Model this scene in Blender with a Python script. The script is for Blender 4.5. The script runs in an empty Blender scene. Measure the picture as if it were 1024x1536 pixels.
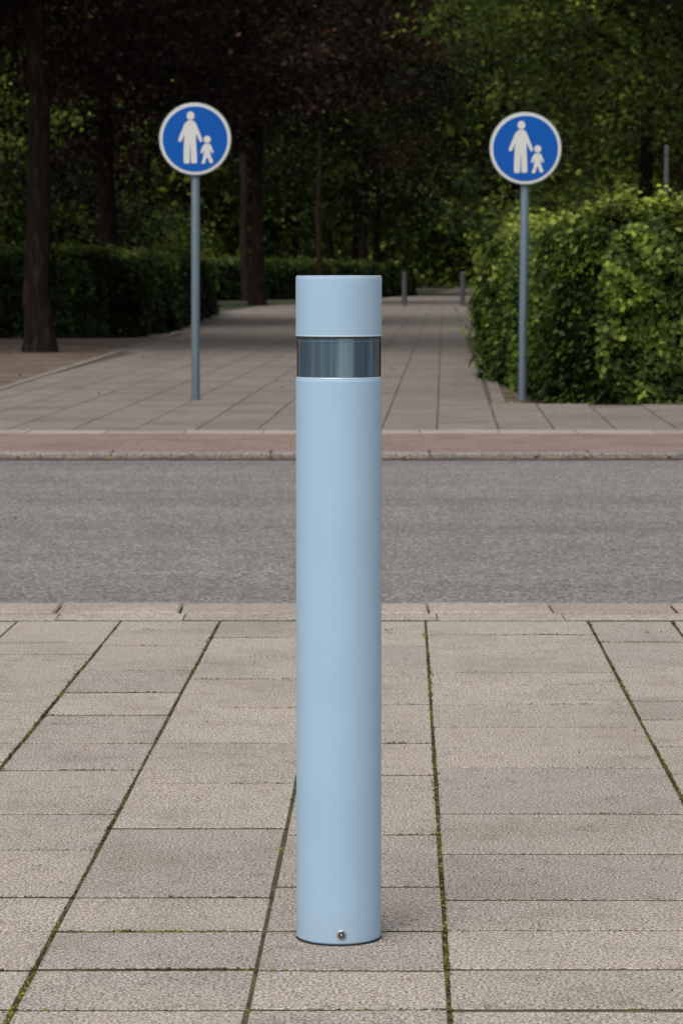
import bpy, math, random
import numpy as np
from mathutils import Vector
random.seed(7)
R = np.random.default_rng(11)
sc = bpy.context.scene
sc.view_settings.view_transform = 'Standard'
sc.view_settings.look = 'None'
sc.view_settings.exposure = 0
COL = sc.collection

# ------------------------------------------------------------ helpers
def obj(name, mesh, parent=None, loc=(0,0,0), rot=(0,0,0), scale=(1,1,1)):
    o = bpy.data.objects.new(name, mesh)
    COL.objects.link(o)
    o.location = loc; o.rotation_euler = rot; o.scale = scale
    if parent: o.parent = parent
    return o
def empty(name, loc=(0,0,0), rot=(0,0,0), scale=(1,1,1)):
    return obj(name, None, None, loc, rot, scale)

def np_mesh(name, V, F, mat=None, tone=None, smooth=False):
    V = np.asarray(V, dtype=np.float32); F = np.asarray(F, dtype=np.int32)
    m = bpy.data.meshes.new(name)
    k = F.shape[1]
    m.vertices.add(len(V)); m.vertices.foreach_set('co', V.ravel())
    m.loops.add(F.size); m.loops.foreach_set('vertex_index', F.ravel())
    m.polygons.add(len(F)); m.polygons.foreach_set('loop_start', np.arange(0, F.size, k, dtype=np.int32))
    m.update(calc_edges=True)
    m.polygons.foreach_set('use_smooth', np.full(len(F), smooth, dtype=bool))
    if tone is not None:
        a = m.attributes.new('tone', 'FLOAT', 'FACE')
        a.data.foreach_set('value', np.asarray(tone, dtype=np.float32))
    if mat: m.materials.append(mat)
    return m

def nodes(name):
    m = bpy.data.materials.new(name); m.use_nodes = True
    nt = m.node_tree
    return m, nt, nt.nodes['Principled BSDF'], nt.nodes['Material Output']
def N(nt, t, **kw):
    n = nt.nodes.new(t)
    for k, v in kw.items():
        if k in n.inputs: n.inputs[k].default_value = v
        else: setattr(n, k, v)
    return n
def ramp(nt, stops):
    r = nt.nodes.new('ShaderNodeValToRGB')
    e = r.color_ramp.elements
    while len(e) > 1: e.remove(e[-1])
    e[0].position = stops[0][0]; e[0].color = (*stops[0][1], 1)
    for p, c in stops[1:]:
        x = e.new(p); x.color = (*c, 1)
    return r
def noise(nt, scale, detail=4, rough=0.6, vec=None, stretch=None):
    tc = nt.nodes.new('ShaderNodeTexCoord')
    src = tc.outputs['Object']
    if stretch:
        mp = nt.nodes.new('ShaderNodeMapping'); mp.inputs['Scale'].default_value = stretch
        nt.links.new(src, mp.inputs['Vector']); src = mp.outputs['Vector']
    n = N(nt, 'ShaderNodeTexNoise', Scale=scale, Detail=detail, Roughness=rough)
    nt.links.new(src, n.inputs['Vector'])
    return n
def mul(nt, a, b, f=1.0, mode='MULTIPLY'):
    m = nt.nodes.new('ShaderNodeMix'); m.data_type = 'RGBA'; m.blend_type = mode
    if isinstance(f, (int, float)): m.inputs['Factor'].default_value = f
    else: nt.links.new(f, m.inputs['Factor'])
    for s, i in ((a, 6), (b, 7)):
        if isinstance(s, tuple): m.inputs[i].default_value = (*s, 1)
        else: nt.links.new(s, m.inputs[i])
    return m.outputs[2]
def bump(nt, h, strength, dist, bsdf):
    b = N(nt, 'ShaderNodeBump', Strength=strength, Distance=dist)
    nt.links.new(h, b.inputs['Height']); nt.links.new(b.outputs['Normal'], bsdf.inputs['Normal'])

# ------------------------------------------------------------ materials
def mat_slab(name, base, dark, light, fine=380, var=0.16, bmp=0.5, lo=.36, hi=.64, stain=.6, det=2):
    m, nt, b, o = nodes(name)
    n1 = noise(nt, fine, det, 0.75)
    r1 = ramp(nt, [(lo, dark), (0.5, base), (hi, light)])
    nt.links.new(n1.outputs['Fac'], r1.inputs['Fac'])
    at = N(nt, 'ShaderNodeAttribute', attribute_name='tone')
    r2 = ramp(nt, [(0, (1-var, 1-var, 1-var*0.9)), (0.5, (1, 0.99, 0.985)), (1, (1+var*.5, 1+var*.45, 1+var*.42))])
    nt.links.new(at.outputs['Fac'], r2.inputs['Fac'])
    c = mul(nt, r1.outputs['Color'], r2.outputs['Color'])
    n2 = noise(nt, 2.3, 4, 0.65)
    r3 = ramp(nt, [(0.3, (0.80, 0.79, 0.765)), (0.5, (1, 1, 1)), (0.75, (1.06, 1.05, 1.03))])
    nt.links.new(n2.outputs['Fac'], r3.inputs['Fac'])
    c = mul(nt, c, r3.outputs['Color'])
    n3 = noise(nt, 17, 4, 0.75)
    r4 = ramp(nt, [(0.30, (0.62, 0.60, 0.55)), (0.46, (1, 1, 1)), (.7, (1.05, 1.05, 1.04))])
    nt.links.new(n3.outputs['Fac'], r4.inputs['Fac'])
    c = mul(nt, c, r4.outputs['Color'], stain)
    nt.links.new(c, b.inputs['Base Color'])
    b.inputs['Roughness'].default_value = 0.92
    b.inputs['Specular IOR Level'].default_value = 0.2
    bump(nt, n1.outputs['Fac'], bmp, 0.003, b)
    return m
M_slab = mat_slab('concrete_slab', (.345, .302, .264), (.085, .072, .060), (.66, .60, .535), 215, .12, .75, .37, .62, .7, 3)
M_pathslab = mat_slab('path_slab', (.200, .175, .154), (.12, .103, .09), (.29, .26, .235), 60, 0.15, .3)
M_kerb = mat_slab('kerb_stone', (.34, .290, .248), (.20, .165, .14), (.48, .43, .38), 160, 0.16)
M_kerb2 = mat_slab('kerb_stone_grey', (.24, .213, .193), (.14, .12, .11), (.34, .31, .28), 60, 0.2, .6)
M_red = mat_slab('red_pavers', (.230, .168, .145), (.15, .107, .092), (.31, .24, .205), 60, 0.12)

def mat_joint(name, cols):
    m, nt, b, o = nodes(name)
    n = noise(nt, 9, 4, 0.7)
    r = ramp(nt, [(0.35, cols[0]), (0.5, cols[1]), (0.65, cols[2])])
    nt.links.new(n.outputs['Fac'], r.inputs['Fac']); nt.links.new(r.outputs['Color'], b.inputs['Base Color'])
    b.inputs['Roughness'].default_value = 1
    return m
M_joint = mat_joint('joint_soil', [(.045, .036, .026), (.066, .058, .028), (.092, .090, .032)])
M_joint2 = mat_joint('joint_sand', [(.055, .045, .033), (.075, .065, .045), (.09, .09, .04)])
M_gutter = mat_joint('gutter_dirt_shade', [(.045, .033, .025), (.085, .058, .042), (.17, .10, .06)])

def mat_asphalt():
    m, nt, b, o = nodes('asphalt')
    n1 = noise(nt, 85, 3, 0.85)
    r1 = ramp(nt, [(0.37, (.045, .042, .042)), (0.5, (.155, .142, .137)), (0.61, (.44, .41, .385))])
    nt.links.new(n1.outputs['Fac'], r1.inputs['Fac'])
    n2 = noise(nt, 1.2, 4, 0.6, stretch=(.10, 1, 1))
    r2 = ramp(nt, [(0.3, (.78, .80, .84)), (0.5, (1, .99, .98)), (0.7, (1.12, 1.09, 1.06))])
    nt.links.new(n2.outputs['Fac'], r2.inputs['Fac'])
    c = mul(nt, r1.outputs['Color'], r2.outputs['Color'])
    n3 = noise(nt, 5, 4, 0.7)
    r3 = ramp(nt, [(0.3, (.84, .84, .84)), (0.6, (1.04, 1.04, 1.04))])
    nt.links.new(n3.outputs['Fac'], r3.inputs['Fac'])
    c = mul(nt, c, r3.outputs['Color'])
    nt.links.new(c, b.inputs['Base Color'])
    b.inputs['Roughness'].default_value = 0.8
    b.inputs['Specular IOR Level'].default_value = 0.35
    bump(nt, n1.outputs['Fac'], 0.8, 0.004, b)
    return m
M_asphalt = mat_asphalt()

def mat_soil(name, cols, scale=1.5):
    m, nt, b, o = nodes(name)
    n1 = noise(nt, scale, 6, 0.72)
    r1 = ramp(nt, [(0.3, cols[0]), (0.5, cols[1]), (0.68, cols[2])])
    nt.links.new(n1.outputs['Fac'], r1.inputs['Fac'])
    n2 = noise(nt, 40, 3, 0.8)
    r2 = ramp(nt, [(0.3, (.6, .6, .6)), (0.65, (1.2, 1.18, 1.15))])
    nt.links.new(n2.outputs['Fac'], r2.inputs['Fac'])
    nt.links.new(mul(nt, r1.outputs['Color'], r2.outputs['Color']), b.inputs['Base Color'])
    b.inputs['Roughness'].default_value = 1
    bump(nt, n2.outputs['Fac'], 0.8, 0.03, b)
    return m
M_ground = mat_soil('woodland_floor', [(.02, .03, .01), (.045, .055, .02), (.09, .09, .04)], .6)
M_soil = mat_soil('sandy_soil', [(.07, .05, .035), (.15, .11, .08), (.24, .18, .135)], .9)

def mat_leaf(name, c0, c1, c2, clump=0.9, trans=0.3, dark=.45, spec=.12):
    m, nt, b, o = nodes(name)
    at = N(nt, 'ShaderNodeAttribute', attribute_name='tone')
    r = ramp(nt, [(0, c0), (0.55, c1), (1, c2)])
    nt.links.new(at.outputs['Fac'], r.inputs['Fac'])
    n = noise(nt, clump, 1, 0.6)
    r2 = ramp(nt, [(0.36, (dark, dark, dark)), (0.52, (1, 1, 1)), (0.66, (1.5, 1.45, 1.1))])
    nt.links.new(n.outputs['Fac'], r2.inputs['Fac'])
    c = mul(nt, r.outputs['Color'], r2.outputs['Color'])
    nt.links.new(c, b.inputs['Base Color'])
    b.inputs['Roughness'].default_value = 0.55
    b.inputs['Specular IOR Level'].default_value = spec
    t = nt.nodes.new('ShaderNodeBsdfTranslucent'); nt.links.new(c, t.inputs['Color'])
    mx = nt.nodes.new('ShaderNodeMixShader'); mx.inputs[0].default_value = trans
    nt.links.new(b.outputs[0], mx.inputs[1]); nt.links.new(t.outputs[0], mx.inputs[2])
    nt.links.new(mx.outputs[0], o.inputs['Surface'])
    return m
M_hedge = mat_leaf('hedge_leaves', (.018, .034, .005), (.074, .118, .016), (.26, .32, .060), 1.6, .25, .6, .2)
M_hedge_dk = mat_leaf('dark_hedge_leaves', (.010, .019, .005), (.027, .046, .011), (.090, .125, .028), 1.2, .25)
M_green = mat_leaf('green_leaves', (.028, .048, .009), (.105, .155, .028), (.28, .34, .070), .45, .45, .22)
M_green2 = mat_leaf('dark_green_leaves', (.011, .020, .007), (.040, .060, .016), (.110, .140, .040), .45, .35, .25)
M_copper = mat_leaf('copper_leaves', (.007, .005, .005), (.019, .012, .010), (.110, .054, .038), .6, .25, .3)
def mat_plain(name, col, rough=0.6, metal=0, spec=0.5):
    m, nt, b, o = nodes(name)
    n = noise(nt, 30, 3, .6)
    r = ramp(nt, [(0.3, tuple(x*.93 for x in col)), (0.7, tuple(min(1, x*1.04) for x in col))])
    nt.links.new(n.outputs['Fac'], r.inputs['Fac']); nt.links.new(r.outputs['Color'], b.inputs['Base Color'])
    b.inputs['Roughness'].default_value = rough; b.inputs['Metallic'].default_value = metal
    b.inputs['Specular IOR Level'].default_value = spec
    return m
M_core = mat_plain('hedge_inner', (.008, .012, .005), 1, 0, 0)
M_moss = mat_leaf('moss', (.045, .045, .012), (.10, .10, .024), (.20, .19, .045), 3, .1, .5)
M_litter = mat_leaf('dead_leaves', (.06, .03, .015), (.16, .085, .035), (.30, .19, .08), 3, .1, .8)

def mat_bark(name, cs):
    m, nt, b, o = nodes(name)
    n = noise(nt, 6, 4, .7, stretch=(3, 3, .6))
    r = ramp(nt, [(0.3, cs[0]), (0.55, cs[1]), (0.75, cs[2])])
    nt.links.new(n.outputs['Fac'], r.inputs['Fac']); nt.links.new(r.outputs['Color'], b.inputs['Base Color'])
    b.inputs['Roughness'].default_value = 1
    b.inputs['Specular IOR Level'].default_value = .05
    bump(nt, n.outputs['Fac'], 1, .05, b)
    return m
M_bark = mat_bark('bark', [(.008, .006, .005), (.024, .017, .013), (.065, .049, .038)])

# ------------------------------------------------------------ sheets, slabs
def sheet(name, pts, z, mat):
    m = bpy.data.meshes.new(name)
    m.from_pydata([(x, y, z) for x, y in pts], [], [tuple(range(len(pts)))])
    m.materials.append(mat); m.update()
    if m.polygons[0].normal.z < 0: m.flip_normals()
    a = m.attributes.new('tone', 'FLOAT', 'FACE'); a.data[0].value = .5
    return obj(name, m)

def slabs(name, rects, mat, k=0.0, z=0.0, gx=.004, gy=.002, bev=.002, depth=.02, jit=.0012, inside=None, side=None):
    V = []; F = []; rr = []; mi = []
    for (x0, x1, y0, y1) in rects:
        if inside and not inside((x0+x1)/2 + k*(y0+y1)/2, (y0+y1)/2): continue
        a = gx*random.uniform(.6, 1.3); c = gy*random.uniform(.6, 1.5)
        a2 = gx*random.uniform(.6, 1.3); c2 = gy*random.uniform(.6, 1.5)
        X0, X1, Y0, Y1 = x0+a, x1-a2, y0+c, y1-c2
        dz = random.uniform(-jit, jit); tx = random.uniform(-jit, jit); ty = random.uniform(-jit, jit)
        sk = random.uniform(-.0016, .0016)
        n = len(V)
        for lvl, ins in ((z-depth, 0), (z-bev, 0), (z, bev)):
            for (px, py, sx, sy) in ((X0+ins, Y0+ins, -1, -1), (X1-ins, Y0+ins, 1, -1), (X1-ins, Y1-ins, 1, 1), (X0+ins, Y1-ins, -1, 1)):
                V.append((px + k*py, py + sk*sx, lvl + dz + tx*sx*.5 + ty*sy*.5))
        for l in (0, 4):
            for i in range(4):
                j = (i+1) % 4
                F.append((n+l+i, n+l+j, n+l+4+j, n+l+4+i))
        F.append((n+8, n+9, n+10, n+11))
        rr += [random.random()]*9
        mi += [1]*4+[0]*5
    me = np_mesh(name, V, F, mat, rr)
    if side:
        me.materials.append(side); me.polygons.foreach_set('material_index', np.array(mi, dtype=np.int32))
    return obj(name, me)

sheet('ground', [(-600, -600), (600, -600), (600, 900), (-600, 900)], -0.07, M_ground)
sheet('road', [(-90, 8.9), (90, 8.9), (90, 16.9), (-90, 16.9)], -0.03, M_asphalt)

# near pavement
K = .021
sheet('pavement_bed', [(-60, -6), (60, -6), (60, 8.82), (-60, 8.82)], -0.0022, M_joint)
cols = [-.818, -.532, -.212, .063, .532, .774]
while cols[0] > -14: cols.insert(0, cols[0]-random.choice([.30, .30, .30, .44]))
while cols[-1] < 14: cols.append(cols[-1]+random.choice([.30, .30, .30, .44]))
rowsets = {
 -.818: [8.40, 8.03, 7.52, 7.12, 6.75, 6.34, 5.99, 5.49, 5.15, 4.75, 4.50, 4.24, 4.01],
 -.532: [8.21, 7.80, 7.36, 6.86, 6.34, 5.83, 5.35, 4.75, 4.50, 4.25, 4.01],
 -.212: [8.44, 8.02, 7.37, 6.92, 6.34, 5.93, 5.29, 4.83, 4.50, 4.24, 4.01],
 .063: [8.28, 7.87, 7.49, 7.27, 6.92, 6.57, 6.02, 5.50, 5.11, 4.73, 4.51, 4.25, 4.01],
 .532: [8.11, 7.57, 6.98, 6.68, 6.30, 5.95, 5.50, 5.11, 4.73, 4.5, 4.25, 4.01]}
rects = []
for a, b in zip(cols[:-1], cols[1:]):
    rows = [8.60] + list(rowsets.get(round(a, 3), []))
    if len(rows) == 1:
        while rows[-1] > 4.1: rows.append(rows[-1]-random.choice([.25, .38, .38, .5]))
    while rows[-1] > -5: rows.append(rows[-1]-random.choice([.25, .25, .38, .5]))
    for r0, r1 in zip(rows[1:], rows[:-1]): rects.append((a, b, r0, r1))
slabs('pavement', rects, M_slab, K, 0, .0036, .0056, .0012, jit=.0007, side=M_joint)
rects = []; x = -16
while x < 16:
    w = .37*random.choice([1, 1, 1, .5]); rects.append((x, x+w*2, 8.625, 8.79)); x += w*2
slabs('pavement_edging', rects, M_slab, 0, .001, .002, .004, .002, side=M_joint)
rects = []; x = -16.02
while x < 16:
    rects.append((x, x+.37, 8.82, 9.07)); x += .37
slabs('kerb', rects, M_kerb, 0, .002, .0035, .002, .006, .06, side=M_joint)

# far side kerb, red strip, pale course
rects = []; x = -40
while x < 40:
    rects.append((x, x+.9, 16.78, 17.03)); x += .9
slabs('kerb', rects, M_kerb2, 0, .0, .003, .002, .008, .06)
sheet('gutter', [(-60, 16.60), (60, 16.60), (60, 16.79), (-60, 16.79)], -.026, M_gutter)  # dirt and litter strip, its dark tone also stands in for kerb shadow
sheet('cycle_strip_bed', [(-60, 17.02), (60, 17.02), (60, 19.7), (-60, 19.7)], -0.002, M_joint2)
rects = []
y = 17.05; i = 0
while y < 18.85:
    x = -20 + (i % 2)*.1
    while x < 20: rects.append((x, x+.2, y, y+.1)); x += .2
    y += .1; i += 1
slabs('cycle_strip', rects, M_red, 0, 0, .0010, .0010, .0005, jit=.0004)
rects = []; x = -20
while x < 20:
    rects.append((x, x+.5, 18.87, 19.29)); x += .5
slabs('paving_course', rects, M_kerb, 0, .001, .003, .003, .002)

# far path
def lerp(pts, y):
    for (y0, x0), (y1, x1) in zip(pts[:-1], pts[1:]):
        if y <= y1: return x0 + (x1-x0)*(y-y0)/(y1-y0)
    return pts[-1][1]
LEFT = [(19, -30), (23.2, -30), (23.21, -2.95), (48, -2.75), (80, -3.1), (95, -2.6), (130, 2.0), (160, 4.9), (230, 9)]
RIGHT = [(19, 30), (23.1, 30), (23.11, 1.15), (35, 1.6), (66, 2.95), (110, 4.7), (160, 7.3), (230, 13)]
def in_path(x, y): return lerp(LEFT, y) < x < lerp(RIGHT, y)
ys = [19.28, 23.2, 23.21, 35, 48, 66, 80, 95, 110, 130, 160, 230]
V = []; F = []
for y in ys:
    V += [(lerp(LEFT, y)-.05, y, -.0018), (lerp(RIGHT, y)+.05, y, -.0018)]
for i in range(len(ys)-1): F.append((2*i, 2*i+1, 2*i+3, 2*i+2))
obj('path_bed', np_mesh('path_bed', V, F, M_joint2))
rects = []
s = -32; wi = 0
while s < 32:
    wdt = random.choice([.36, .40, .42, .40])
    y = 19.32 - random.uniform(0, .4)
    while y < 228:
        h = random.choice([.3, .45, .45, .6]) if y < 60 else .9
        y0 = max(y, 19.32)
        if abs(s) < 14 or y < 24: rects.append((s, s+wdt, y0, y+h))
        y += h
    s += wdt
slabs('path', rects, M_pathslab, .034, 0, .0075, .005, .0008, .02, .0005, in_path)
V = []; F = []; rr = []
for side, w in ((LEFT, -.10), (RIGHT, .10)):
    y = 23.3
    while y < 160:
        y2 = y+.97
        a = lerp(side, y)+(-.02 if w < 0 else .02); b = lerp(side, y2)+(-.02 if w < 0 else .02)
        xs = sorted((a, a+w)), sorted((b, b+w))
        n = len(V)
        for z in (-.03, .008):
            V += [(xs[0][0], y, z), (xs[0][1], y, z), (xs[1][1], y2, z), (xs[1][0], y2, z)]
        F += [(n, n+1, n+5, n+4), (n+1, n+2, n+6, n+5), (n+2, n+3, n+7, n+6), (n+3, n, n+4, n+7), (n+4, n+5, n+6, n+7)]
        rr += [random.random()]*5
        y += .985
obj('path_edging', np_mesh('path_edging', V, F, M_pathslab, rr))
sheet('soil_verge', [(-60, 23.25), (-3.1, 23.25), (-2.9, 48), (-3.2, 80), (-60, 80)], -.02, M_soil)
sheet('soil_verge', [(1.2, 23.2), (60, 23.2), (60, 70), (3.2, 70), (1.65, 35)], -.02, M_soil)

# ------------------------------------------------------------ foliage
def unit(v): return v/np.maximum(np.linalg.norm(v, axis=1, keepdims=True), 1e-6)
def leaf_mesh(name, P, Nn, L, mat, ratio=.6, tone=None):
    n = len(P)
    Nn = unit(Nn)
    t = R.normal(size=(n, 3)); t -= (t*Nn).sum(1, keepdims=True)*Nn; t = unit(t)
    b = np.cross(Nn, t)
    L = np.asarray(L).reshape(-1, 1)*np.ones((n, 1))
    V = np.empty((n, 4, 3))
    V[:, 0] = P - t*L*.5
    V[:, 1] = P + b*L*ratio*.5 + Nn*L*.1 - t*L*.05
    V[:, 2] = P + t*L*.5
    V[:, 3] = P - b*L*ratio*.5 + Nn*L*.1 - t*L*.05
    F = np.arange(n*4).reshape(n, 4)
    return np_mesh(name, V.reshape(-1, 3), F, mat, R.random(n) if tone is None else tone)

_W = R.normal(size=(10, 3)); _PH = R.uniform(0, 6.28, 10)
def lumps(P, freq):
    o = np.zeros(len(P))
    for i in range(10): o += np.sin(P@(_W[i]*freq) + _PH[i])
    return o/10**.5

def superbox(P, a, b, h, p):
    q = np.stack([P[:, 0]/a, P[:, 1]/b, P[:, 2]/h], 1)
    nr = (np.abs(q)**p).sum(1)**(1/p)
    return P/nr[:, None]
def hedge(name, loc, rotz, a, b, h, n, mat, leaf=.05, p=7, amp=.09, freq=2.2):
    e = empty(name, loc, (0, 0, rotz))
    areas = np.array([2*b*h, 2*b*h, 2*a*h, 2*a*h, 4*a*b])
    f = R.choice(5, size=n, p=areas/areas.sum())
    u = R.uniform(-1, 1, n); v = R.uniform(-1, 1, n); w = R.uniform(.0, 1, n)
    P = np.zeros((n, 3)); Nn = np.zeros((n, 3))
    for k in range(5):
        s = f == k
        if k < 2: sg = -1 if k == 0 else 1; P[s] = np.stack([np.full(s.sum(), sg*a), v[s]*b, w[s]*h], 1); Nn[s] = (sg, 0, 0)
        elif k < 4: sg = -1 if k == 2 else 1; P[s] = np.stack([u[s]*a, np.full(s.sum(), sg*b), w[s]*h], 1); Nn[s] = (0, sg, 0)
        else: P[s] = np.stack([u[s]*a, v[s]*b, np.full(s.sum(), h)], 1); Nn[s] = (0, 0, 1)
    P = superbox(P, a, b, h, p)
    d = lumps(P, freq)*amp + lumps(P, freq*3.2)*amp*.6
    l3 = lumps(P, freq*7.5)
    depth = -np.abs(R.normal(0, .045, n)) + l3*.042 + (R.random(n) < .12)*R.uniform(0, .14, n)*(l3 > .2)
    P2 = P + Nn*(d+depth)[:, None] + R.normal(0, .014, (n, 3))
    P2[:, 2] = np.maximum(P2[:, 2], .03)
    nn = Nn + np.array([0, 0, .55]) + R.normal(0, .6, (n, 3))
    L = leaf*R.uniform(.6, 1.35, n)
    rn = np.clip(R.random(n)*.45 + (Nn[:, 2] > .5)*.28 + (P2[:, 2]/h)**3*.26 + depth*2.8 + .08, 0, 1)  # random tone plus painted shading: lighter tops, darker foot and hollows
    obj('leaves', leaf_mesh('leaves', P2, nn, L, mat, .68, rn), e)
    import bmesh
    bm = bmesh.new(); bmesh.ops.create_cube(bm, size=2)
    bmesh.ops.subdivide_edges(bm, edges=bm.edges, cuts=22, use_grid_fill=True)
    C = np.array([v.co[:] for v in bm.verts]); C[:, 2] = (C[:, 2]+1)/2
    C = C*np.array([a, b, h])
    C2 = superbox(np.where(np.abs(C) < 1e-6, 1e-6, C), a, b, h, p)
    dd = (lumps(C2, freq)*amp + lumps(C2, freq*3.2)*amp*.6 - .15)
    sgn = C2/np.array([a, b, h])
    m = np.abs(sgn); mx = m.max(1, keepdims=True); axis = (m >= mx*.98)*np.sign(sgn)
    C2 = C2 + axis*dd[:, None]; C2[:, 2] = np.maximum(C2[:, 2], 0)
    for v, c in zip(bm.verts, C2): v.co = c
    me = bpy.data.meshes.new('inner_core'); bm.to_mesh(me); bm.free(); me.materials.append(M_core)  # solid dark core put in to block the view through the leaves
    obj('inner_core', me, e)
    return e

ang = -math.atan(.043)
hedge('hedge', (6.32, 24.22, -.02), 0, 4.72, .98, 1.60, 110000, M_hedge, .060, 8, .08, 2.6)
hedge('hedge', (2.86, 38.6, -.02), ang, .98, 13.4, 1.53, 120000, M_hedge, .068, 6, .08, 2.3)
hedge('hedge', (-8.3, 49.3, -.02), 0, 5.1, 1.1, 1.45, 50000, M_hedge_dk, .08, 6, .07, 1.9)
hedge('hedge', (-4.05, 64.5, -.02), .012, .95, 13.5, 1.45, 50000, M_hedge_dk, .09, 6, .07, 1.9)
hedge('hedge', (-3.9, 128, -.02), 1.141, 16, 1.4, 1.6, 30000, M_hedge_dk, .14, 6, .08, 1.4)

def tube(V, F, pts, rad, seg=10):
    n0 = len(V)
    pts = [Vector(p) for p in pts]
    for i, p in enumerate(pts):
        d = (pts[min(i+1, len(pts)-1)] - pts[max(i-1, 0)]).normalized()
        a = d.orthogonal().normalized() if abs(d.z) < .9 else Vector((1, 0, 0)).cross(d).normalized()
        b = d.cross(a)
        for k in range(seg):
            t = 2*math.pi*k/seg
            r = rad[i]*(1+.08*math.sin(3*t+i)+.04*random.uniform(-1, 1))
            V.append(tuple(p + a*math.cos(t)*r + b*math.sin(t)*r))
    for i in range(len(pts)-1):
        for k in range(seg):
            k2 = (k+1) % seg
            F.append((n0+i*seg+k, n0+i*seg+k2, n0+(i+1)*seg+k2, n0+(i+1)*seg+k))
def trunk_mesh(seed, r=.2, h=11, fork=3.6, limbs=14, spread=4, mat=None):
    random.seed(seed)
    V = []; F = []
    pts = []; rad = []
    x = y = 0
    for i in range(14):
        z = h*i/13
        pts.append((x, y, z-.1 if i == 0 else z)); rad.append(r*(1.0-.8*(i/13)) * (1.45 if i == 0 else 1))
        x += random.uniform(-.07, .07); y += random.uniform(-.07, .07)
    pts.insert(1, (pts[0][0], pts[0][1], .25)); rad.insert(1, r*1.12)
    tube(V, F, pts, rad, 14)
    for l in range(limbs):
        z0 = fork + (h-fork-1)*(l/limbs)
        k = int(z0/h*13)+1; base = Vector(pts[min(k, 13)]); base.z = z0
        az = random.uniform(0, 6.28); el = random.uniform(.15, .6)
        L = spread*random.uniform(.6, 1)*(1-.45*l/limbs)
        P = [base]; rr = [r*.42*(1-.5*l/limbs)]
        d = Vector((math.cos(az)*math.cos(el), math.sin(az)*math.cos(el), math.sin(el)))
        for j in range(6):
            P.append(P[-1] + d*L/6); rr.append(rr[0]*(1-(j+1)/6.6))
            d = (d + Vector((random.uniform(-.25, .25), random.uniform(-.25, .25), random.uniform(-.25, .1)))).normalized()
        tube(V, F, P, rr, 7)
        for q in (2, 3, 4):
            d2 = (d + Vector((random.uniform(-1, 1), random.uniform(-1, 1), random.uniform(-.5, .3)))).normalized()
            tube(V, F, [P[q], P[q]+d2*L*.2, P[q]+d2*L*.38+Vector((0, 0, -.1))], [rr[q]*.6, rr[q]*.4, .008], 5)
    return np_mesh('trunk', V, F, mat or M_bark, None, True)
def crown_mesh(seed, rx, rz, cz, clumps, per, leaf, mat, cs=.55, flat=.4):
    g = np.random.default_rng(seed)
    d = unit(g.normal(size=(clumps, 3)))
    rad = g.uniform(.2, 1, clumps)**.45
    irregular = 1 + .18*np.sin(d[:, 0]*5+seed)+.16*np.sin(d[:, 1]*6+d[:, 2]*4+seed*2)
    C = d*rad[:, None]*irregular[:, None]*np.array([rx, rx, rz]) + np.array([0, 0, cz])
    idx = np.repeat(np.arange(clumps), per)
    n = len(idx)
    size = g.uniform(.5, 1.3, clumps)[idx][:, None]*cs
    tilt = (g.normal(0, .35, (clumps, 2)))[idx]
    off = g.normal(size=(n, 3))*size*np.array([1, 1, flat])
    off[:, 2] += off[:, 0]*tilt[:, 0] + off[:, 1]*tilt[:, 1] - (off[:, 0]**2+off[:, 1]**2)*.25
    P = C[idx] + off
    nn = np.array([0, 0, 1.0]) + g.normal(0, .6, (n, 3)) + (d[idx])*.45
    cr = g.random(clumps)[idx]
    rn = np.clip(g.random(n)*.4 + cr*.6, 0, 1)
    return leaf_mesh('crown', P, nn, leaf*g.uniform(.7, 1.3, n), mat, .62, rn)

T = [trunk_mesh(1, .178), trunk_mesh(2, .175), trunk_mesh(3, .17, 12, 4.5)]
TS = trunk_mesh(4, .12, 12, 6, 6, 2)
CR_cop = [crown_mesh(5, 5.0, 4.6, 7.9, 720, 105, .12, M_copper, .5, .35), crown_mesh(6, 5.2, 4.4, 7.6, 720, 105, .12, M_copper, .5, .35)]
CR_gr = [crown_mesh(7, 5.0, 5.0, 7.6, 440, 85, .14, M_green, .46, .35), crown_mesh(8, 4.8, 4.6, 7.9, 440, 85, .14, M_green, .46, .35)]
CR_dk = [crown_mesh(9, 5.0, 5.2, 7.4, 500, 85, .15, M_green2)]
CR_far = [crown_mesh(14, 4.6, 6.0, 6.9, 200, 40, .34, M_green, .7, .45), crown_mesh(15, 4.6, 6.0, 6.9, 200, 40, .34, M_green2, .7, .45)]
BUSH = [crown_mesh(10, 2.6, 1.9, 1.6, 160, 50, .19, M_green, .42, .55), crown_mesh(12, 2.6, 1.9, 1.6, 160, 50, .19, M_green2, .42, .55)]
random.seed(21)
def tree(name, x, y, t, crown, s=1.0, rz=0.0, sz=None):
    e = empty(name, (x, y, -.03), (0, 0, rz), (s, s, sz or s))
    obj('trunk', T[t], e); obj('crown', crown, e)
    return e
tree('copper_beech_tree', -3.97, 39.6, 0, CR_cop[0], 1.02, .4)
tree('copper_beech_tree', -4.65, 60, 1, CR_cop[1], 1.15, 2.0)
tree('copper_beech_tree', -2.9, 103, 0, CR_cop[0], 1.4, 3.0)
tree('copper_beech_tree', -10.5, 44, 1, CR_cop[1], 1.1, 4.0)
tree('beech_tree', 8.6, 47, 1, CR_dk[0], 1.05, 1.0)
tree('beech_tree', 6.8, 68, 2, CR_gr[1], 1.15, 2.4)
tree('beech_tree', 13.5, 58, 0, CR_dk[0], 1.2, 2.0)
tree('beech_tree', 10.5, 92, 1, CR_gr[0], 1.4, 3.3)
tree('beech_tree', 15, 40, 2, CR_gr[1], 1.1, .3)
tree('beech_tree', -12.5, 88, 2, CR_gr[1], 1.3, .9)
tree('beech_tree', 1.0, 142, 1, CR_dk[0], 1.5, .5)
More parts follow.
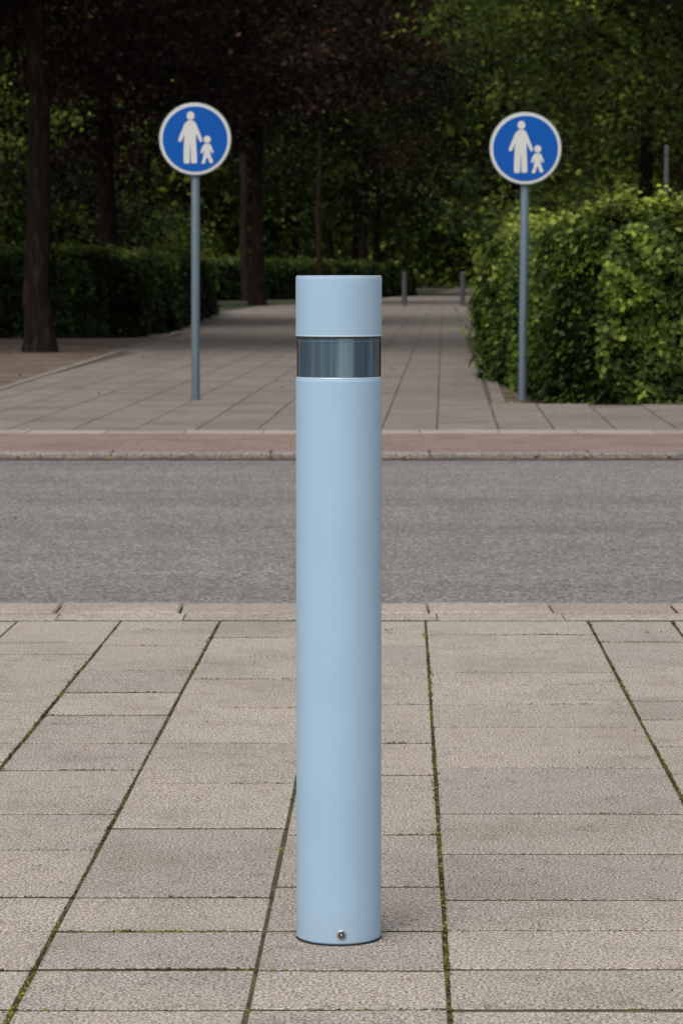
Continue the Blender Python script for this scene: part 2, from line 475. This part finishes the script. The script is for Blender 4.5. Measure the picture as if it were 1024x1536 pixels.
# distant wood: one parented mass of instanced trees and undergrowth
dw = empty('distant_trees', (0, 0, 0))
k = 0
for row, yy in enumerate((150, 170, 192)):
    x = -60 + row*3
    while x < 62:
        xx = x + random.uniform(-2.5, 2.5); y2 = yy + random.uniform(-5, 5)
        gapc = (lerp(LEFT, y2)+lerp(RIGHT, y2))/2
        if not abs(xx-gapc) < 3.2:
            s = random.uniform(1.25, 1.9)
            rz = random.uniform(0, 6.28)
            cr = random.choice([CR_far[0], CR_far[0], CR_far[1]])
            obj('trunk_%d' % k, T[k % 3], dw, (xx, y2, -.05), (0, 0, rz), (s*.8, s*.8, s))
            obj('crown_%d' % k, cr, dw, (xx, y2, -.05), (0, 0, rz), (s, s, s*1.1))
            k += 1
        x += 7.5
for i in range(20):
    xx = random.uniform(-14, 8); yy = random.uniform(118, 150)
    if lerp(LEFT, yy)-1 < xx < lerp(RIGHT, yy)+1: continue
    s = random.uniform(.8, 1.7)
    obj('slender_trunk_%d' % i, TS, dw, (xx, yy, -.05), (0, 0, random.uniform(0, 6.28)), (s, s, 1.3))
ug = empty('undergrowth', (0, 0, 0))
for i in range(84):
    if i < 34: xx = random.uniform(-50, 50); yy = random.uniform(152, 175)
    elif i < 60: xx = random.uniform(-28, -7); yy = random.uniform(90, 150)
    else: xx = random.uniform(8.5, 30); yy = random.uniform(58, 150)
    if abs(xx-(lerp(LEFT, yy)+lerp(RIGHT, yy))/2) < 4.5: continue
    s = random.uniform(.8, 1.5)
    obj('bush_%d' % i, BUSH[random.choice((0, 0, 1))], ug, (xx, yy, -.1), (0, 0, random.uniform(0, 6.28)), (s, s, s))
# wooded rise closing the view, leafy canopy over it
def rise(x, z): return 236 + z*.45 + 3*np.sin(x*.21+z*.5)+2*np.sin(x*.55+z*.9+1)
V = []; F = []
nx, nz = 90, 16
dwood = empty('distant_woods', (0, 0, 0))
for j in range(nz+1):
    for i in range(nx+1):
        x = -180+360*i/nx; z = 30*j/nz
        V.append((x, float(rise(x, z)) + random.uniform(-.8, .8), z + (random.uniform(-2, 2) if j == nz else 0)))
for j in range(nz):
    for i in range(nx): a = j*(nx+1)+i; F.append((a, a+1, a+nx+2, a+nx+1))
obj('slope', np_mesh('slope', V, F, M_green2, [.1]*len(F), True), dwood)
n = 45000
X = R.uniform(-80, 90, n); Z = R.uniform(0, 1, n)**1.3*30
P = np.stack([X, rise(X, Z) - np.abs(R.normal(0, 1.4, n)) - .5, Z], 1)
P[:, 1] -= np.maximum(lumps(P*np.array([1, 0, 1]), .9), 0)*1.6
obj('canopy_leaves', leaf_mesh('canopy_leaves', P, np.array([0, -.7, .8])+R.normal(0, .5, (n, 3)), R.uniform(.3, .8, n), M_green, .62), dwood)

# moss in the joints
n = 50000
ci = np.array([c for c in cols if -3.0 < c < 3.0])
s = R.choice(ci, n); yy = R.uniform(3.4, 8.6, n)
q = lumps(np.stack([s*3, yy, s*0], 1), 3.0)
keep = (q + R.normal(0, .5, n)) > -.1
s = s + R.normal(0, 1, n)*np.clip(.0020+.0017*q, .0014, .0055)
s = s[keep]; yy = yy[keep]; n = len(s)
P = np.stack([s+K*yy, yy, R.uniform(-.003, .0017, n)], 1)
cr = []
for c0, c1 in zip(cols[:-1], cols[1:]):
    if not -3 < c0 < 3: continue
    for q in rowsets.get(round(c0, 3), []):
        m0 = random.uniform(c0, c1)
        for _ in range(random.choice((10, 40, 130))):
            sx = min(max(random.gauss(m0, .09), c0), c1); cr.append((sx+K*q, q+random.gauss(0, .0028), random.uniform(-.003, .001)))
P = np.concatenate([P, np.array(cr)]); n = len(P)
obj('moss', leaf_mesh('moss', P, np.array([0, 0, 1.])+R.normal(0, .5, (n, 3)), R.uniform(.003, .008, n), M_moss, .9))
# loose grit
n = 6000
P = np.stack([R.uniform(-1.8, 1.8, n), R.uniform(3.6, 8.6, n), np.full(n, .0015)], 1)
obj('grit', leaf_mesh('grit', P, np.array([0, 0, 1.])+R.normal(0, .4, (n, 3)), R.uniform(.001, .004, n)*np.where(R.random(n) < .03, 2, 1), M_litter, .9))
# fallen leaves
def litter(n, x0, x1, y0, y1, z):
    return np.stack([R.uniform(x0, x1, n), R.uniform(y0, y1, n), np.full(n, z)], 1)
P = np.concatenate([litter(900, -14, -3.1, 24, 47, -.01), litter(120, -2.9, 1.2, 24, 70, .012), litter(500, 1.3, 8, 23.2, 23.6, -.005),
    litter(110, -4, 4, 16.62, 16.77, -.02), litter(8, -3, 3, 5.5, 8.5, .006), litter(20, -4, 4, 9.1, 16, -.02), np.array([[.128, 8.30, .008], [.14, 8.31, .010]])])
L = R.uniform(.025, .06, len(P)); L[-30:] *= .5
obj('fallen_leaves', leaf_mesh('fallen_leaves', P, np.array([0, 0, 1.])+R.normal(0, .25, (len(P), 3)), L, M_litter, .6))

# ------------------------------------------------------------ lathe objects
def lathe(name, prof, mat, parent=None, seg=96, loc=(0, 0, 0), rot=(0, 0, 0), smooth_ang=35, radf=None):
    V = []; F = []
    for r, z in prof:
        for i in range(seg):
            t = 2*math.pi*i/seg; rr = r*(radf(i) if radf else 1)
            V.append((rr*math.cos(t), rr*math.sin(t), z))
    for j in range(len(prof)-1):
        for i in range(seg):
            i2 = (i+1) % seg
            F.append((j*seg+i, j*seg+i2, (j+1)*seg+i2, (j+1)*seg+i))
    m = bpy.data.meshes.new(name)
    m.from_pydata(V, [], F + [tuple(range(seg))[::-1], tuple(range((len(prof)-1)*seg, len(prof)*seg))])
    m.materials.append(mat); m.update()
    for p in m.polygons: p.use_smooth = True
    m.set_sharp_from_angle(angle=math.radians(smooth_ang))
    return obj(name, m, parent, loc, rot)

def mat_paint(name, col, rough=.42):
    m, nt, b, o = nodes(name)
    n = noise(nt, 7, 4, .6)
    r = ramp(nt, [(0.3, tuple(x*.96 for x in col)), (0.7, tuple(min(1, x*1.025) for x in col))])
    nt.links.new(n.outputs['Fac'], r.inputs['Fac'])
    tc = nt.nodes.new('ShaderNodeTexCoord'); sp = nt.nodes.new('ShaderNodeSeparateXYZ')
    nt.links.new(tc.outputs['Object'], sp.inputs[0])
    n3 = noise(nt, 60, 3, .7)
    ad = N(nt, 'ShaderNodeMath', operation='MULTIPLY_ADD'); ad.inputs[1].default_value = .05; nt.links.new(n3.outputs['Fac'], ad.inputs[0]); nt.links.new(sp.outputs['Z'], ad.inputs[2])
    mr = N(nt, 'ShaderNodeMapRange'); mr.inputs['From Min'].default_value = .03; mr.inputs['From Max'].default_value = .09
    mr.inputs['To Min'].default_value = .14; mr.inputs['To Max'].default_value = 0
    nt.links.new(ad.outputs[0], mr.inputs['Value'])
    c = mul(nt, r.outputs['Color'], (.28, .26, .23), mr.outputs['Result'], 'MIX')
    nt.links.new(c, b.inputs['Base Color'])
    b.inputs['Roughness'].default_value = rough
    b.inputs['Specular IOR Level'].default_value = .28
    n2 = noise(nt, 700, 2, .5)
    bump(nt, n2.outputs['Fac'], .2, .0008, b)
    return m
M_blue = mat_paint('pale_blue_paint', (.322, .470, .615), .55)
M_lightedge = mat_plain('pale_edge_highlight', (.60, .74, .86), .3, .2)  # pale edging; on the cap rim its brightness stands in for a highlight
M_darkgap = mat_plain('dark_gap_gasket', (.03, .035, .04), .6)
def mat_glass():
    m, nt, b, o = nodes('lens')
    nt.nodes.remove(b)
    tr = nt.nodes.new('ShaderNodeBsdfTransparent'); tr.inputs[0].default_value = (.84, .92, .97, 1)
    gl = nt.nodes.new('ShaderNodeBsdfGlossy'); gl.inputs['Roughness'].default_value = .08
    fr = N(nt, 'ShaderNodeFresnel', IOR=1.6)
    mx = nt.nodes.new('ShaderNodeMixShader')
    nt.links.new(fr.outputs[0], mx.inputs[0]); nt.links.new(tr.outputs[0], mx.inputs[1]); nt.links.new(gl.outputs[0], mx.inputs[2])
    nt.links.new(mx.outputs[0], o.inputs['Surface'])
    return m
M_lens = mat_glass()
def mat_core():
    m, nt, b, o = nodes('lamp_reflector')
    n = noise(nt, 50, 2, .7, stretch=(1, 1, .02))
    r = ramp(nt, [(0.32, (.16, .24, .30)), (0.5, (.27, .365, .43)), (0.66, (.66, .76, .80))])  # vertical streaks painted in to imitate reflections in the glass band
    nt.links.new(n.outputs['Fac'], r.inputs['Fac']); nt.links.new(r.outputs['Color'], b.inputs['Base Color'])
    b.inputs['Metallic'].default_value = .1; b.inputs['Roughness'].default_value = .35
    return m
M_refl = mat_core()

B = empty('bollard_light', (-.004, 4.46, 0))
r0 = .0640
lathe('body', [(r0-.004, .0), (r0-.004, .003), (r0-.0006, .0035), (r0, .0045), (r0, .006), (r0, .30), (r0, .60), (r0, .842), (r0, .8445), (r0-.0012, .8465), (r0-.006, .847)], M_blue, B)
lathe('body_rim', [(r0-.0075, .8468), (r0-.0012, .8468), (r0-.0008, .8475), (r0-.0012, .8486), (r0-.0075, .8486)], M_lightedge, B)
lathe('lamp_reflector', [(.0600, .848), (.0600, .909)], M_refl, B, 160, radf=lambda i: 1+.002*math.sin(i*math.pi*.5))
lathe('lens', [(.0627, .8487), (.0627, .9060)], M_lens, B)
lathe('lens_seam', [(.0612, .9015), (.0626, .9015), (.0626, .9024), (.0612, .9024)], M_lightedge, B)
lathe('gasket', [(.0560, .9066), (.0629, .9066), (.0629, .9090), (.0560, .9090)], M_darkgap, B)
lathe('cap', [(r0-.006, .9088), (r0-.001, .9092), (r0, .9102), (r0, .9125), (r0, .9895), (r0, .9945), (r0-.0003, .9962), (r0-.0010, .9972), (r0-.003, .9975)], M_blue, B, smooth_ang=50)
lathe('cap_top', [(r0-.004, .9973), (r0-.0010, .9975), (r0-.0006, .9980), (r0-.0018, .9987), (.001, .9990)], M_lightedge, B)  # pale top ring paints in the rim highlight
lathe('cap_lip', [(r0-.004, .9091), (r0+.0004, .9094), (r0+.0004, .9112), (r0-.004, .9115)], M_lightedge, B)
lathe('base_gap_shade', [(r0+.0012, -.002), (r0+.0012, .0012), (r0-.004, .002)], M_darkgap, B)  # dark ring painted in for the shaded gap at the foot
M_steel = mat_plain('steel', (.42, .42, .42), .35, .9)
rotx = (math.radians(90), 0, 0)
lathe('screw_washer', [(.0072, 0), (.0072, .0016), (.0064, .0022), (.0050, .0022)], M_steel, B, 32, (.004, -r0+.0006, .0175), rotx)
lathe('screw_head', [(.0046, 0), (.0046, .0034), (.0040, .0040), (.0024, .0040), (.0022, .0030)], M_darkgap, B, 24, (.004, -r0+.0002, .0175), rotx)
lathe('screw_highlight', [(.0018, 0), (.0018, .0042), (.0010, .0048)], M_steel, B, 16, (.004, -r0+.0002, .0175), rotx)  # bright stub added to stand in for the screw's highlight

# ------------------------------------------------------------ signs
M_pole = mat_plain('pole_grey_blue', (.105, .145, .178), .5, .2)
M_sblue = mat_plain('sign_blue', (.002, .082, .37), .6, 0, .15)
M_swhite = mat_plain('sign_white', (.56, .57, .55), .5)
M_salu = mat_plain('sign_rim', (.33, .36, .38), .4, .6)
M_dkpole = mat_plain('dark_pole', (.05, .055, .055), .6)
def poly_plate(name, pts, y0, y1, mat, parent):
    import bmesh
    bm = bmesh.new()
    fr = [bm.verts.new((x, y0, z)) for x, z in pts]; bk = [bm.verts.new((x, y1, z)) for x, z in pts]
    bm.faces.new(fr); bm.faces.new(bk[::-1])
    n = len(pts)
    for i in range(n): bm.faces.new((fr[i], bk[i], bk[(i+1) % n], fr[(i+1) % n]))
    bmesh.ops.recalc_face_normals(bm, faces=bm.faces)
    bmesh.ops.triangulate(bm, faces=[f for f in bm.faces if len(f.verts) > 4])
    m = bpy.data.meshes.new(name); bm.to_mesh(m); bm.free(); m.materials.append(mat)
    return obj(name, m, parent)
def circ(cx, cz, r, n=28, sx=1): return [(cx+r*sx*math.cos(2*math.pi*i/n), cz+r*math.sin(2*math.pi*i/n)) for i in range(n)]
adult = [(-12, 26), (-10, 27.5), (-4, 27.5), (-1, 26), (2, 22), (5, 14), (8, 7), (10.5, 0), (10.5, -4), (8, -4.5), (5, 1), (1.5, 8), (1.5, -4), (2.5, -20), (3, -34), (2, -36), (-5, -36), (-6, -34), (-6.6, -10), (-7.4, -10), (-8, -34), (-9, -36.5), (-16, -36.5), (-17, -34), (-17, -18), (-16, 0), (-15.6, 8), (-18, 1), (-21, -4), (-24, -4.5), (-25, -1), (-22.5, 6), (-19, 14), (-16, 22)]
child = [(14.5, -7), (21.5, -7), (24, -10), (27, -17), (27.5, -20), (25.5, -21), (22.5, -16), (22.5, -21), (24, -27), (27, -33), (25, -36), (21.5, -35), (18.3, -26), (16, -30), (15, -36), (10, -37), (9.5, -35), (12, -29), (13, -21), (13.5, -16), (11, -21), (8.5, -21.5), (8.2, -19), (11, -11)]
def sign(x, y, zc, tilt):
    e = empty('pedestrian_sign', (x, y, 0), (0, tilt, 0))
    Rr = .287; u = Rr/54
    lathe('pole', [(.040, 0), (.040, .012), (.034, .014), (.0335, .05), (.0335, zc+.20), (.028, zc+.21), (.01, zc+.215)], M_pole, e, 32)
    for dz in (-.12, .12):
        lathe('clamp', [(.038, zc+dz-.018), (.038, zc+dz+.018)], M_salu, e, 24)
    lathe('disc', [(Rr-.012, 0), (Rr, .003), (Rr, .018), (Rr-.004, .021), (Rr-.006, .021)], M_salu, e, 96, (0, -.036, zc), rotx)
    poly_plate('white_border', [(a, b+zc) for a, b in circ(0, 0, Rr-.009, 96)], -.0590, -.0565, M_swhite, e)
    poly_plate('blue_face', [(a, b+zc) for a, b in circ(0, 0, Rr*.895, 96)], -.0620, -.0592, M_sblue, e)
    f0, f1 = -.0650, -.0622
    poly_plate('adult_figure', [(a*u, b*u+zc) for a, b in adult], f0, f1, M_swhite, e)
    poly_plate('adult_head', [(a*u, b*u+zc) for a, b in circ(-6.6, 34.5, 6.3, 24, .9)], f0, f1, M_swhite, e)
    poly_plate('child_figure', [(a*u, b*u+zc) for a, b in child], f0, f1, M_swhite, e)
    poly_plate('child_head', [(a*u, b*u+zc) for a, b in circ(18, -.5, 5.4, 20)], f0, f1, M_swhite, e)
    return e
sign(-1.165, 23.9, 2.072, .003)
sign(1.445, 23.9, 1.998, .006)

def post(x, y, h, r, mat):
    e = empty('metal_post', (x, y, 0))
    lathe('shaft', [(r*1.05, 0), (r, .03), (r, h-.12)], mat, e, 24)
    lathe('head', [(r*.8, h-.12), (r*.8, h-.10), (r, h-.10), (r, h-.01), (r*.7, h)], mat, e, 24)
post(2.03, 97, 1.1, .085, M_dkpole); post(3.92, 97, 1.1, .085, M_dkpole)
post(2.95, 58, .62, .045, M_dkpole)
post(3.4, 31.5, 2.35, .026, M_dkpole)

# ------------------------------------------------------------ light
el, az = math.radians(54), math.radians(204)
sd = Vector((math.sin(az)*math.cos(el), math.cos(az)*math.cos(el), math.sin(el)))
L = bpy.data.lights.new('sun', 'SUN'); L.energy = 1.5; L.angle = math.radians(55); L.color = (1, .94, .865)
so = bpy.data.objects.new('sun', L); COL.objects.link(so)
so.rotation_euler = (-sd).to_track_quat('-Z', 'Y').to_euler(); so.location = (-10, -10, 30)
w = bpy.data.worlds.new('World'); sc.world = w; w.use_nodes = True
nt = w.node_tree; bg = nt.nodes['Background']
sk = nt.nodes.new('ShaderNodeTexSky'); sk.sky_type = 'NISHITA'; sk.sun_disc = False
sk.sun_elevation = el; sk.sun_rotation = az; sk.dust_density = 4; sk.air_density = 1
hs = nt.nodes.new('ShaderNodeHueSaturation'); hs.inputs['Saturation'].default_value = .25
nt.links.new(sk.outputs[0], hs.inputs['Color']); nt.links.new(hs.outputs[0], bg.inputs['Color'])
bg.inputs['Strength'].default_value = .15

# ------------------------------------------------------------ camera
c = bpy.data.cameras.new('camera'); co = bpy.data.objects.new('camera', c); COL.objects.link(co)
co.location = (0, 0, 1.0); co.rotation_euler = (math.radians(90-4.54), 0, 0)
c.sensor_fit = 'VERTICAL'; c.sensor_height = 36; c.lens = 36*4482/1536
c.clip_start = .1; c.clip_end = 2000
c.dof.use_dof = True; c.dof.focus_distance = 5.2; c.dof.aperture_fstop = 18
sc.camera = co
